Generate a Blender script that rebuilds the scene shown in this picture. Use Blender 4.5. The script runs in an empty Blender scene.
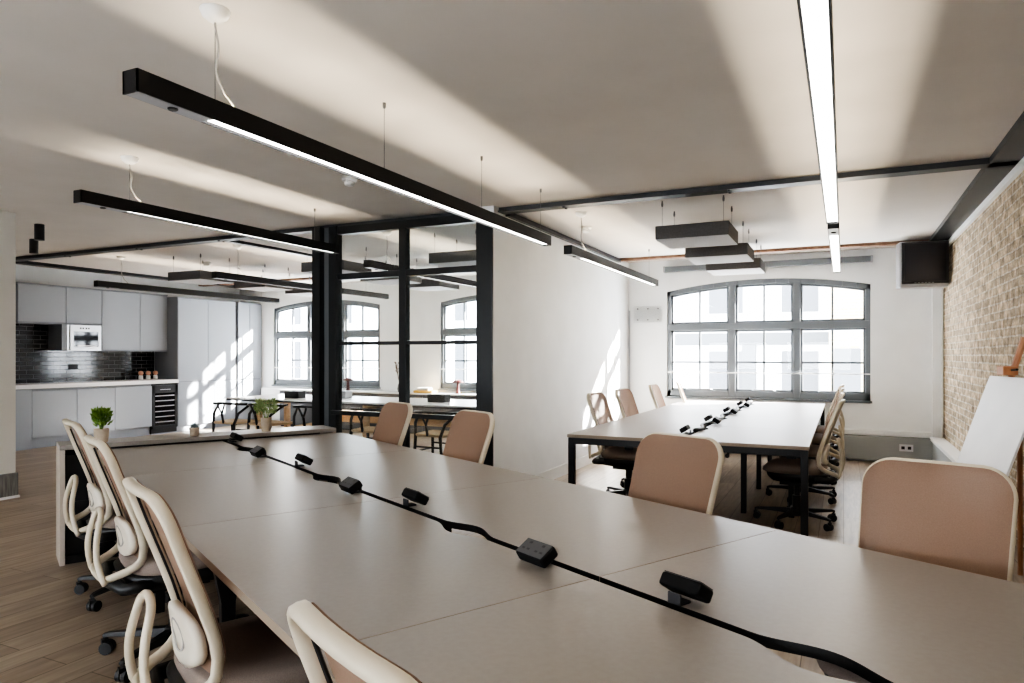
import bpy, bmesh, math, random
from mathutils import Vector, Matrix
random.seed(7)
R = math.radians
PI = math.pi
scn = bpy.context.scene
C = scn.collection

# ------------------------------------------------------------------ camera
F_PX, Y0, YAW, HC = 695.0, 355.0, R(25.5), 1.35
cam_d = bpy.data.cameras.new('camera')
cam = bpy.data.objects.new('camera', cam_d)
C.objects.link(cam)
cam.location = (0, 0, HC)
cam.rotation_euler = (PI/2, 0, YAW)
cam_d.sensor_width = 36
cam_d.lens = F_PX/1024*36
cam_d.shift_y = (Y0-341.5)/1024
cam_d.clip_start = 0.05
scn.camera = cam

# ------------------------------------------------------------------ materials
def mat(name, col=(.5, .5, .5), rough=.5, metal=0.0, spec=.5, emit=None, estr=0, alpha=None, trans=None):
    m = bpy.data.materials.new(name); m.use_nodes = True
    nt = m.node_tree; b = nt.nodes['Principled BSDF']
    b.inputs['Base Color'].default_value = (*col, 1)
    b.inputs['Roughness'].default_value = rough
    b.inputs['Metallic'].default_value = metal
    b.inputs['Specular IOR Level'].default_value = spec
    if emit:
        b.inputs['Emission Color'].default_value = (*emit, 1)
        b.inputs['Emission Strength'].default_value = estr
    if alpha is not None:
        b.inputs['Alpha'].default_value = alpha
    return m

def noise_col(m, c1, c2, scale=20, detail=4, bump=0, bscale=None, stretch=(1, 1, 1), dist=.02):
    nt = m.node_tree; b = nt.nodes['Principled BSDF']
    tc = nt.nodes.new('ShaderNodeTexCoord'); mp = nt.nodes.new('ShaderNodeMapping')
    mp.inputs['Scale'].default_value = stretch
    nt.links.new(tc.outputs['Object'], mp.inputs['Vector'])
    n = nt.nodes.new('ShaderNodeTexNoise'); n.inputs['Scale'].default_value = scale; n.inputs['Detail'].default_value = detail
    nt.links.new(mp.outputs[0], n.inputs['Vector'])
    r = nt.nodes.new('ShaderNodeValToRGB')
    r.color_ramp.elements[0].position = .35; r.color_ramp.elements[1].position = .65
    r.color_ramp.elements[0].color = (*c1, 1); r.color_ramp.elements[1].color = (*c2, 1)
    nt.links.new(n.outputs['Fac'], r.inputs[0]); nt.links.new(r.outputs[0], b.inputs['Base Color'])
    if bump:
        bn = nt.nodes.new('ShaderNodeBump'); bn.inputs['Strength'].default_value = bump; bn.inputs['Distance'].default_value = dist
        nn = nt.nodes.new('ShaderNodeTexNoise'); nn.inputs['Scale'].default_value = bscale or scale*4
        nt.links.new(mp.outputs[0], nn.inputs['Vector'])
        nt.links.new(nn.outputs['Fac'], bn.inputs['Height']); nt.links.new(bn.outputs[0], b.inputs['Normal'])
    return m

M = {}
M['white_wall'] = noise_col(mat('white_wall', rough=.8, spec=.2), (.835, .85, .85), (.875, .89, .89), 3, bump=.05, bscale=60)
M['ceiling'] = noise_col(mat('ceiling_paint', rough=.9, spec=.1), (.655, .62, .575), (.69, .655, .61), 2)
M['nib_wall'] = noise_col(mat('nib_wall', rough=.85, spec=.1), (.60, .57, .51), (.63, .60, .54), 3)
M['steel'] = mat('dark_steel', (.055, .058, .06), .45, .3)
M['col_web_lit'] = mat('column_web_lit', (.13, .14, .15), .45, .2)  # lighter grey puts the light on the column web into its colour
M['frame_black'] = mat('frame_black', (.016, .018, .02), .35, .2)
M['black_metal'] = mat('black_metal', (.012, .012, .013), .4, .3)
M['black_plastic'] = mat('black_plastic', (.014, .014, .015), .45)
M['rusty'] = noise_col(mat('rusty_beam', rough=.7), (.17, .085, .05), (.25, .15, .09), 12)
M['win_frame'] = mat('window_grey', (.125, .14, .152), .4)
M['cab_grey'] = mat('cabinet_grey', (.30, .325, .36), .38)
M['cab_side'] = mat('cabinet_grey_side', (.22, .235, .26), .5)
M['groove'] = mat('groove_dark', (.05, .055, .06), .7)
M['worktop'] = mat('worktop_white', (.82, .82, .82), .25)
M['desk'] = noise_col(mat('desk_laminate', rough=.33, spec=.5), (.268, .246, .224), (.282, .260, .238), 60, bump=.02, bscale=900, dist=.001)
M['desk_sheen'] = noise_col(mat('desk_laminate_sheen', rough=.40, spec=.55), (.36, .33, .31), (.38, .35, .33), 60)  # desk laminate lightened to stand in for the window reflection
M['edge'] = mat('ply_edge', (.27, .215, .165), .55)
M['edge_light'] = mat('pale_edge', (.46, .40, .33), .6)
M['cream'] = mat('cream_plastic', (.59, .525, .41), .38)
M['pad'] = mat('lumbar_pad', (.72, .66, .55), .4)
M['seat'] = noise_col(mat('seat_fabric', rough=.95, spec=.1), (.235, .19, .165), (.275, .225, .195), 300, bump=.15, bscale=500, dist=.002)
M['alu'] = mat('aluminium', (.55, .56, .58), .35, .9)
M['chrome'] = mat('brushed_steel', (.62, .63, .64), .28, 1)
M['white_plastic'] = mat('white_plastic', (.8, .8, .78), .4)
M['panel_felt'] = noise_col(mat('acoustic_felt', rough=.95, spec=.1), (.115, .11, .108), (.135, .13, .127), 80)
M['panel_face'] = noise_col(mat('acoustic_face', rough=.95, spec=.1), (.52, .525, .54), (.56, .565, .58), 60)
M['wire'] = mat('wire_steel', (.18, .18, .18), .4, .7)
M['cable_grey'] = mat('cable_grey', (.42, .40, .37), .6)
M['led_down'] = mat('led_diffuser', (.9, .9, .9), .5, emit=(1, .97, .92), estr=5.0)
M['led_up'] = mat('led_up', (.9, .9, .9), .5, emit=(1, .86, .66), estr=100.0)
M['end_cap_plate'] = mat('plate_silver', (.50, .52, .55), .45, .4)
M['pine'] = noise_col(mat('pale_wood', rough=.55), (.55, .36, .20), (.64, .45, .27), 8, stretch=(1, 1, 8))
M['rope'] = noise_col(mat('paper_cord', rough=.9), (.52, .38, .24), (.62, .48, .32), 90)
M['easel_wood'] = noise_col(mat('easel_wood', rough=.5), (.36, .15, .07), (.46, .22, .11), 12, stretch=(1, 1, .2))
M['board'] = noise_col(mat('drawing_board', rough=.35), (.74, .74, .76), (.80, .80, .81), 4)
M['dark_bench'] = mat('slate_grey', (.12, .125, .135), .6)
M['red'] = mat('lamp_red', (.085, .014, .012), .45)
M['yellow'] = mat('yellow_cloth', (.70, .42, .06), .8)
M['white_cloth'] = mat('white_cloth', (.8, .79, .76), .9)
M['leaf'] = noise_col(mat('leaf_green', rough=.5), (.055, .13, .02), (.16, .27, .045), 25)
M['leaf_pale'] = noise_col(mat('leaf_pale', rough=.5), (.16, .25, .07), (.36, .45, .20), 25)
M['succ'] = mat('succulent', (.13, .19, .21), .5)
M['pot'] = noise_col(mat('clay_pot', rough=.9), (.40, .325, .25), (.48, .40, .31), 20)
M['soil'] = mat('soil', (.04, .03, .02), .9)
M['twig'] = mat('twig', (.12, .08, .06), .8)
M['skirt'] = noise_col(mat('grey_wood_skirting', rough=.7), (.13, .125, .115), (.24, .23, .215), 10, stretch=(6, 6, .6))
M['trunk'] = mat('trunking_grey', (.33, .345, .34), .5)
M['screen'] = mat('dark_screen', (.022, .02, .025), .22)
M['silver'] = mat('silver_plastic', (.34, .345, .36), .35, .5)
M['copper'] = mat('copper_top', (.68, .36, .24), .4)
M['oven_glass'] = mat('oven_glass', (.01, .01, .012), .05)
M['ext_white'] = noise_col(mat('exterior_render', rough=.9), (.50, .50, .50), (.58, .58, .58), 2)
M['ext_grey'] = mat('exterior_stone', (.075, .08, .085), .9)
M['ext_dark'] = mat('exterior_glass', (.05, .055, .065), .3)
M['ext_blue'] = mat('exterior_blue_grey', (.05, .055, .06), .6)  # dark blue-grey for the brick house window

def glass(name, tint=(1, 1, 1), refl=.08):
    m = bpy.data.materials.new(name); m.use_nodes = True; nt = m.node_tree; nt.nodes.clear()
    o = nt.nodes.new('ShaderNodeOutputMaterial'); mx = nt.nodes.new('ShaderNodeMixShader')
    t = nt.nodes.new('ShaderNodeBsdfTransparent'); g = nt.nodes.new('ShaderNodeBsdfGlossy')
    t.inputs[0].default_value = (*tint, 1); g.inputs['Roughness'].default_value = .0
    lw = nt.nodes.new('ShaderNodeFresnel'); lw.inputs['IOR'].default_value = 1.45
    nt.links.new(lw.outputs['Fac'], mx.inputs[0])
    nt.links.new(t.outputs[0], mx.inputs[1]); nt.links.new(g.outputs[0], mx.inputs[2])
    nt.links.new(mx.outputs[0], o.inputs[0])
    return m
M['glass'] = glass('window_glass')
M['part_glass'] = glass('partition_glass', (.96, .98, .975))

def mesh_fabric():
    m = mat('back_mesh_fabric', (.31, .21, .165), .75, spec=.25)
    noise_col(m, (.265, .180, .132), (.305, .208, .155), 350, bump=.1, bscale=900, dist=.001)
    nt = m.node_tree; b = nt.nodes['Principled BSDF']; o = nt.nodes['Material Output']
    mx = nt.nodes.new('ShaderNodeMixShader'); t = nt.nodes.new('ShaderNodeBsdfTransparent')
    t.inputs[0].default_value = (.95, .85, .8, 1)
    tl = nt.nodes.new('ShaderNodeBsdfTranslucent'); tl.inputs[0].default_value = (.5, .32, .23, 1)
    m2 = nt.nodes.new('ShaderNodeMixShader'); m2.inputs[0].default_value = .22
    nt.links.new(b.outputs[0], m2.inputs[1]); nt.links.new(tl.outputs[0], m2.inputs[2])
    mx.inputs[0].default_value = .10
    nt.links.new(m2.outputs[0], mx.inputs[1]); nt.links.new(t.outputs[0], mx.inputs[2])
    nt.links.new(mx.outputs[0], o.inputs[0])
    return m
M['mesh'] = mesh_fabric()

def brick_mat(name, c1, c2, mortar, scale, bw=.5, rh=.25, msize=.02, axes='YZ', bump=.6, rough=.9, extra=True, spec=.3, bdist=.02, offs=.5):
    m = mat(name, c1, rough, spec=spec); nt = m.node_tree; b = nt.nodes['Principled BSDF']
    tc = nt.nodes.new('ShaderNodeTexCoord'); sp = nt.nodes.new('ShaderNodeSeparateXYZ'); cb = nt.nodes.new('ShaderNodeCombineXYZ')
    nt.links.new(tc.outputs['Object'], sp.inputs[0])
    nt.links.new(sp.outputs[axes[0]], cb.inputs['X']); nt.links.new(sp.outputs[axes[1]], cb.inputs['Y'])
    vec = cb.outputs[0]
    if extra:
        nz = nt.nodes.new('ShaderNodeTexNoise'); nz.inputs['Scale'].default_value = 9; nz.inputs['Detail'].default_value = 5
        nt.links.new(cb.outputs[0], nz.inputs['Vector'])
        ad = nt.nodes.new('ShaderNodeVectorMath'); ad.operation = 'MULTIPLY_ADD'
        ad.inputs[1].default_value = (.03, .022, 0)
        nt.links.new(nz.outputs['Color'], ad.inputs[0]); nt.links.new(cb.outputs[0], ad.inputs[2]); vec = ad.outputs[0]
    br = nt.nodes.new('ShaderNodeTexBrick'); br.offset = offs
    br.inputs['Scale'].default_value = scale; br.inputs['Brick Width'].default_value = bw; br.inputs['Row Height'].default_value = rh
    br.inputs['Mortar Size'].default_value = msize; br.inputs['Mortar Smooth'].default_value = .3
    br.inputs['Color1'].default_value = (*c1, 1); br.inputs['Color2'].default_value = (*c2, 1); br.inputs['Mortar'].default_value = (*mortar, 1)
    nt.links.new(vec, br.inputs['Vector'])
    col = br.outputs['Color']
    bn = nt.nodes.new('ShaderNodeBump'); bn.inputs['Strength'].default_value = bump; bn.inputs['Distance'].default_value = bdist
    inv = nt.nodes.new('ShaderNodeMath'); inv.operation = 'SUBTRACT'; inv.inputs[0].default_value = 1
    nt.links.new(br.outputs['Fac'], inv.inputs[1]); hgt = inv.outputs[0]
    if extra:
        n2 = nt.nodes.new('ShaderNodeTexNoise'); n2.inputs['Scale'].default_value = 11; n2.inputs['Detail'].default_value = 8; n2.inputs['Roughness'].default_value = .7
        nt.links.new(cb.outputs[0], n2.inputs['Vector'])
        rp = nt.nodes.new('ShaderNodeValToRGB'); rp.color_ramp.elements[0].position = .36; rp.color_ramp.elements[1].position = .66
        rp.color_ramp.elements[0].color = (.30, .27, .24, 1); rp.color_ramp.elements[1].color = (1.35, 1.32, 1.28, 1)
        nt.links.new(n2.outputs['Fac'], rp.inputs[0])
        mu = nt.nodes.new('ShaderNodeMix'); mu.data_type = 'RGBA'; mu.blend_type = 'MULTIPLY'; mu.inputs['Factor'].default_value = .9
        nt.links.new(col, mu.inputs['A']); nt.links.new(rp.outputs[0], mu.inputs['B']); col = mu.outputs['Result']
        n3 = nt.nodes.new('ShaderNodeTexNoise'); n3.inputs['Scale'].default_value = 28; n3.inputs['Detail'].default_value = 5
        nt.links.new(cb.outputs[0], n3.inputs['Vector'])
        a2 = nt.nodes.new('ShaderNodeMath'); a2.operation = 'MULTIPLY_ADD'; a2.inputs[1].default_value = 1.1
        nt.links.new(n3.outputs['Fac'], a2.inputs[0]); nt.links.new(hgt, a2.inputs[2]); hgt = a2.outputs[0]
    nt.links.new(col, b.inputs['Base Color'])
    nt.links.new(hgt, bn.inputs['Height']); nt.links.new(bn.outputs[0], b.inputs['Normal'])
    return m
M['brick'] = brick_mat('old_stock_brick', (.66, .55, .40), (.42, .35, .26), (.70, .65, .56), 1, .19, .068, .008, 'YZ', 1.0)
M['tile'] = brick_mat('black_gloss_tile', (.008, .009, .011), (.014, .015, .018), (.20, .205, .21), 1, .20, .066, .005, 'YZ', .8, .10, False, .6, .006)
M['ext_brick'] = brick_mat('yellow_exterior_brick', (.36, .28, .16), (.44, .35, .21), (.46, .44, .40), 1, .22, .075, .012, 'XZ', .2, .9, False)

def floor_mat():
    m = mat('oak_planks', (.4, .3, .2), .38, spec=.45); nt = m.node_tree; b = nt.nodes['Principled BSDF']
    tc = nt.nodes.new('ShaderNodeTexCoord'); mp = nt.nodes.new('ShaderNodeMapping')
    mp.inputs['Rotation'].default_value = (0, 0, PI/2)
    nt.links.new(tc.outputs['Object'], mp.inputs['Vector'])
    br = nt.nodes.new('ShaderNodeTexBrick'); br.offset = .37
    br.inputs['Scale'].default_value = 1; br.inputs['Brick Width'].default_value = 1.9; br.inputs['Row Height'].default_value = .17
    br.inputs['Mortar Size'].default_value = .0025; br.inputs['Mortar Smooth'].default_value = .2
    br.inputs['Color1'].default_value = (.285, .222, .165, 1); br.inputs['Color2'].default_value = (.365, .295, .225, 1)
    br.inputs['Mortar'].default_value = (.12, .085, .055, 1)
    nt.links.new(mp.outputs[0], br.inputs['Vector'])
    m2 = nt.nodes.new('ShaderNodeMapping'); m2.inputs['Scale'].default_value = (14, 1.2, 1)
    nt.links.new(tc.outputs['Object'], m2.inputs['Vector'])
    n = nt.nodes.new('ShaderNodeTexNoise'); n.inputs['Scale'].default_value = 2.2; n.inputs['Detail'].default_value = 8; n.inputs['Distortion'].default_value = .8
    nt.links.new(m2.outputs[0], n.inputs['Vector'])
    rp = nt.nodes.new('ShaderNodeValToRGB'); rp.color_ramp.elements[0].position = .3; rp.color_ramp.elements[1].position = .7
    rp.color_ramp.elements[0].color = (.72, .70, .68, 1); rp.color_ramp.elements[1].color = (1.15, 1.14, 1.12, 1)
    nt.links.new(n.outputs['Fac'], rp.inputs[0])
    mu = nt.nodes.new('ShaderNodeMix'); mu.data_type = 'RGBA'; mu.blend_type = 'MULTIPLY'; mu.inputs['Factor'].default_value = .9
    nt.links.new(br.outputs['Color'], mu.inputs['A']); nt.links.new(rp.outputs[0], mu.inputs['B'])
    nt.links.new(mu.outputs['Result'], b.inputs['Base Color'])
    bn = nt.nodes.new('ShaderNodeBump'); bn.inputs['Strength'].default_value = .25; bn.inputs['Distance'].default_value = .003; bn.invert = True
    nt.links.new(br.outputs['Fac'], bn.inputs['Height']); nt.links.new(bn.outputs[0], b.inputs['Normal'])
    return m
M['floor'] = floor_mat()

# ------------------------------------------------------------------ mesh builder
class MB:
    """collects shapes and links them as ONE mesh object"""
    def __init__(s): s.v = []; s.f = []; s.mi = []; s.cur = 0
    def add(s, vs, fs):
        o = len(s.v); s.v += [tuple(v) for v in vs]
        s.f += [tuple(i+o for i in f) for f in fs]; s.mi += [s.cur]*len(fs)
        return s
    def box(s, x0, x1, y0, y1, z0, z1, mtx=None):
        vs = [Vector(p) for p in ((x0, y0, z0), (x1, y0, z0), (x1, y1, z0), (x0, y1, z0), (x0, y0, z1), (x1, y0, z1), (x1, y1, z1), (x0, y1, z1))]
        if mtx: vs = [mtx @ v for v in vs]
        return s.add(vs, [(3, 2, 1, 0), (4, 5, 6, 7), (0, 1, 5, 4), (1, 2, 6, 5), (2, 3, 7, 6), (3, 0, 4, 7)])
    def prism(s, poly, z0, z1, fn=None):
        n = len(poly); fn = fn or (lambda a, b, c: (a, b, c))
        vs = [fn(a, b, z0) for a, b in poly] + [fn(a, b, z1) for a, b in poly]
        fs = [tuple(range(n-1, -1, -1)), tuple(range(n, 2*n))] + [(i, (i+1) % n, n+(i+1) % n, n+i) for i in range(n)]
        return s.add(vs, fs)
    def tube(s, pts, r, n=8, closed=False, cap=True):
        pts = [Vector(p) for p in pts]; m = len(pts)
        rs = r if isinstance(r, (list, tuple)) else [r]*m
        vs = []; up = None
        for i in range(m):
            if closed: t = pts[(i+1) % m]-pts[i-1]
            else: t = pts[min(i+1, m-1)]-pts[max(i-1, 0)]
            if t.length < 1e-9: t = Vector((0, 0, 1))
            t.normalize()
            if up is None: up = Vector((0, 0, 1)) if abs(t.z) < .9 else Vector((1, 0, 0))
            a = t.cross(up)
            if a.length < 1e-4: a = t.orthogonal()
            a.normalize(); b = a.cross(t).normalized(); up = b
            for k in range(n):
                an = 2*PI*k/n
                vs.append(pts[i]+rs[i]*(a*math.cos(an)+b*math.sin(an)))
        fs = []
        rng = m if closed else m-1
        for i in range(rng):
            j = (i+1) % m
            for k in range(n): fs.append((i*n+k, i*n+(k+1) % n, j*n+(k+1) % n, j*n+k))
        if cap and not closed:
            fs.append(tuple(range(n-1, -1, -1))); fs.append(tuple((m-1)*n+k for k in range(n)))
        return s.add(vs, fs)
    def lathe(s, prof, n=20, c=(0, 0, 0), axis='Z'):
        vs = []; m = len(prof)
        for r, z in prof:
            for k in range(n):
                a = 2*PI*k/n; p = (r*math.cos(a), r*math.sin(a), z)
                if axis == 'X': p = (z, p[0], p[1])
                if axis == 'Y': p = (p[0], z, p[1])
                vs.append((c[0]+p[0], c[1]+p[1], c[2]+p[2]))
        fs = [(i*n+k, i*n+(k+1) % n, (i+1)*n+(k+1) % n, (i+1)*n+k) for i in range(m-1) for k in range(n)]
        fs.append(tuple(range(n-1, -1, -1))); fs.append(tuple((m-1)*n+k for k in range(n)))
        return s.add(vs, fs)
    def build(s, name, mats, parent=None, bevel=0, smooth=False, subd=0, seg=2, kind=None, solid=0):
        me = bpy.data.meshes.new(name); me.from_pydata(s.v, [], s.f)
        if not isinstance(mats, (list, tuple)): mats = [mats]
        for m in mats: me.materials.append(m)
        for p, i in zip(me.polygons, s.mi): p.material_index = i
        bm = bmesh.new(); bm.from_mesh(me); bmesh.ops.recalc_face_normals(bm, faces=bm.faces); bm.to_mesh(me); bm.free()
        o = bpy.data.objects.new(name, me); C.objects.link(o)
        if parent: o.parent = parent
        if smooth:
            for p in me.polygons: p.use_smooth = True
        if solid:
            md = o.modifiers.new('solid', 'SOLIDIFY'); md.thickness = solid; md.offset = 0
        if bevel:
            md = o.modifiers.new('bevel', 'BEVEL'); md.width = bevel; md.segments = seg; md.limit_method = 'ANGLE'; md.angle_limit = R(40)
            if smooth is False:
                for p in me.polygons: p.use_smooth = True
                md.harden_normals = True
        if subd:
            md = o.modifiers.new('sub', 'SUBSURF'); md.levels = subd; md.render_levels = subd
        if kind: o['kind'] = kind
        return o

def tag(o, label, cat, group=None):
    o['label'] = label; o['category'] = cat
    if group: o['group'] = group
    return o
def thing(name, label, cat, loc=(0, 0, 0), rz=0, group=None):
    o = bpy.data.objects.new(name, None); C.objects.link(o)
    o.location = loc; o.rotation_euler = (0, 0, rz); o.empty_display_size = .1
    return tag(o, label, cat, group)
def struct(mb, name, m, **k): return mb.build(name, m, kind='structure', **k)
def dup(root, loc, rz, label):
    r = root.copy(); C.objects.link(r); r.location = loc; r.rotation_euler = (0, 0, rz); r['label'] = label
    for ch in [o for o in root.children]:
        c = ch.copy(); C.objects.link(c); c.parent = r
        for g in ch.children:
            d = g.copy(); C.objects.link(d); d.parent = c
    return r

# ------------------------------------------------------------------ room dimensions
HCEIL = 2.7
XBRICK, XDIV, YBACK, YBACKL, YPART = 1.10, -2.85, 9.95, 10.40, 5.65
XK = -10.5            # kitchen front plane
XKW = -11.12          # kitchen wall
YREAR = -3.2
TA = R(62.3)          # near table rotation
SV = Vector((math.cos(TA), math.sin(TA), 0)); LV = Vector((-math.sin(TA), math.cos(TA), 0))
def T(s, l, z=0): return SV*s + LV*l + Vector((0, 0, z))

# floor and ceiling
struct(MB().box(XKW-.3, XBRICK+.3, YREAR-.3, YBACKL+.35, -.12, 0), 'floor', M['floor'])
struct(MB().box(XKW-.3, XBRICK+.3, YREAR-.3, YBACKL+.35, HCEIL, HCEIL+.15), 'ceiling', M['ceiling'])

def arch_pts(x0, x1, z, rise, n=16):
    w = x1-x0; Rr = (w*w/4+rise*rise)/(2*rise); cx = (x0+x1)/2; cz = z+rise-Rr
    a = math.asin(w/2/Rr)
    return [(cx+Rr*math.sin(-a+2*a*i/n), cz+Rr*math.cos(-a+2*a*i/n)) for i in range(n+1)]
def wall_arched(name, xa, xb, y0, y1, ops, m):
    mb = MB(); fn = lambda a, b, c: (a, c, b); x = xa
    for (o0, o1, zs, zt, rise) in ops:
        mb.box(x, o0, y0, y1, 0, HCEIL); mb.box(o0, o1, y0, y1, 0, zs)
        ap = arch_pts(o0, o1, zt, rise)
        for (p, q) in zip(ap[:-1], ap[1:]):
            mb.prism([p, q, (q[0], HCEIL), (p[0], HCEIL)], y0, y1, fn)
        x = o1
    mb.box(x, xb, y0, y1, 0, HCEIL)
    return struct(mb, name, m)
WR = (-2.285, .31, .765, 2.255, .128)
W2 = (-10.2, -7.63, .765, 2.27, .128)
W3 = (-6.35, -3.78, .765, 2.27, .128)
wall_arched('wall_back', XDIV, XBRICK+.3, YBACK, YBACK+.5, [WR], M['white_wall'])
wall_arched('wall_back_left', XKW-.3, XDIV-.15, YBACKL, YBACKL+.5, [W2, W3], M['white_wall'])
struct(MB().box(XDIV-.15, XDIV, YPART-.06, YBACKL+.35, 0, HCEIL), 'wall_divider', M['white_wall'])
struct(MB().box(XBRICK, XBRICK+.3, YREAR, YBACK, 0, HCEIL), 'wall_right', M['brick'])
struct(MB().box(XKW-.3, XKW, 3.6, YBACKL, 0, HCEIL), 'wall_kitchen', M['white_wall'])
struct(MB().box(XKW, -7.4, 3.6, 3.9, 0, HCEIL), 'wall_kitchen_side', M['white_wall'])
struct(MB().box(-7.4, -7.1, YREAR, 3.93, 0, HCEIL), 'wall_left', M['nib_wall'])
# unseen wall behind the camera; openings added and sized to let in fill light
mb = MB()
xs = [-7.4, -6.4, -4.6, -4.0, -2.2, -1.6, .2, XBRICK+.3]
for i in range(0, 8, 2): mb.box(xs[i], xs[i+1], YREAR-.3, YREAR, 0, HCEIL)
for i in range(1, 7, 2):
    mb.box(xs[i], xs[i+1], YREAR-.3, YREAR, 0, .9); mb.box(xs[i], xs[i+1], YREAR-.3, YREAR, 1.75, HCEIL)
struct(mb, 'wall_rear', M['white_wall'])

# baseboards
struct(MB().box(-7.1, -7.075, YREAR, 3.94, .02, .235), 'baseboard_left', M['skirt'])
struct(MB().box(-7.12, -7.06, YREAR, 3.945, 0, .022), 'trim_1', M['white_plastic'])
struct(MB().box(XDIV, XDIV+.015, YPART, YBACK, 0, .12), 'baseboard_divider', M['white_plastic'])

# grey service trunking along the window wall with a white capping
struct(MB().box(XDIV+.02, XBRICK-.12, YBACK-.09, YBACK, .03, .325), 'trim_2', M['trunk'], bevel=.004)
struct(MB().box(XDIV+.02, XBRICK-.12, YBACK-.06, YBACK, .335, .40), 'trim_3', M['white_wall'], bevel=.004)
struct(MB().box(XBRICK-.12, XBRICK, 7.5, YBACK, 0, .30), 'trim_4', M['trunk'], bevel=.004)
struct(MB().box(XBRICK-.14, XBRICK, 7.5, YBACK, .302, .345), 'trim_5', M['white_plastic'], bevel=.004)
struct(MB().box(XBRICK-.12, XBRICK-.015, YBACK-.09, YBACK, .345, 2.45), 'trim_6', M['white_wall'], bevel=.004)

# steel beams flush with the ceiling
def ibeam_x(name, x0, x1, y, w, zb, m=M['steel']):
    mb = MB(); mb.box(x0, x1, y-w/2, y+w/2, zb, zb+.014); mb.box(x0, x1, y-w/2+.02, y-w/2+.03, zb+.014, HCEIL)
    for i in range(int((x1-x0)/1.4)):
        for dy in (-w/4, w/4): mb.lathe([(.012, zb-.012), (.012, zb)], 8, (x0+.5+i*1.4, y+dy, 0))
    return struct(mb, name, m)
ibeam_x('trim_7', XKW, XBRICK, 5.74, .13, 2.655)
struct(MB().box(XDIV, XBRICK, 9.40, 9.52, 2.665, HCEIL), 'trim_8', M['rusty'])
struct(MB().box(XKW, XDIV-.15, 9.40, 9.52, 2.665, HCEIL), 'trim_9', M['rusty'])
struct(MB().box(.90, XBRICK, YREAR, YBACK, 2.655, HCEIL), 'trim_10', M['steel'])
struct(MB().box(XBRICK-.03, XBRICK, YREAR, YBACK, 2.60, 2.655), 'trim_11', M['white_wall'])
struct(MB().box(-10.68, -10.56, 5.9, YBACKL, 2.655, HCEIL), 'trim_12', M['frame_black'])
struct(MB().box(-6.50, -6.42, 5.85, YBACKL, 2.665, HCEIL), 'trim_13', M['frame_black'])
struct(MB().box(XDIV+.005, XDIV+.05, 5.82, 9.40, 2.64, 2.685), 'trim_14', M['frame_black'])
struct(MB().tube([(XDIV+.02, YBACK-.02, .4), (XDIV+.02, YBACK-.02, 2.0)], .011), 'trim_15', M['alu'])
struct(MB().tube([(XBRICK-.02, YBACK-.12, .35), (XBRICK-.02, YBACK-.12, 2.3)], .012), 'trim_16', M['white_plastic'])

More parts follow.
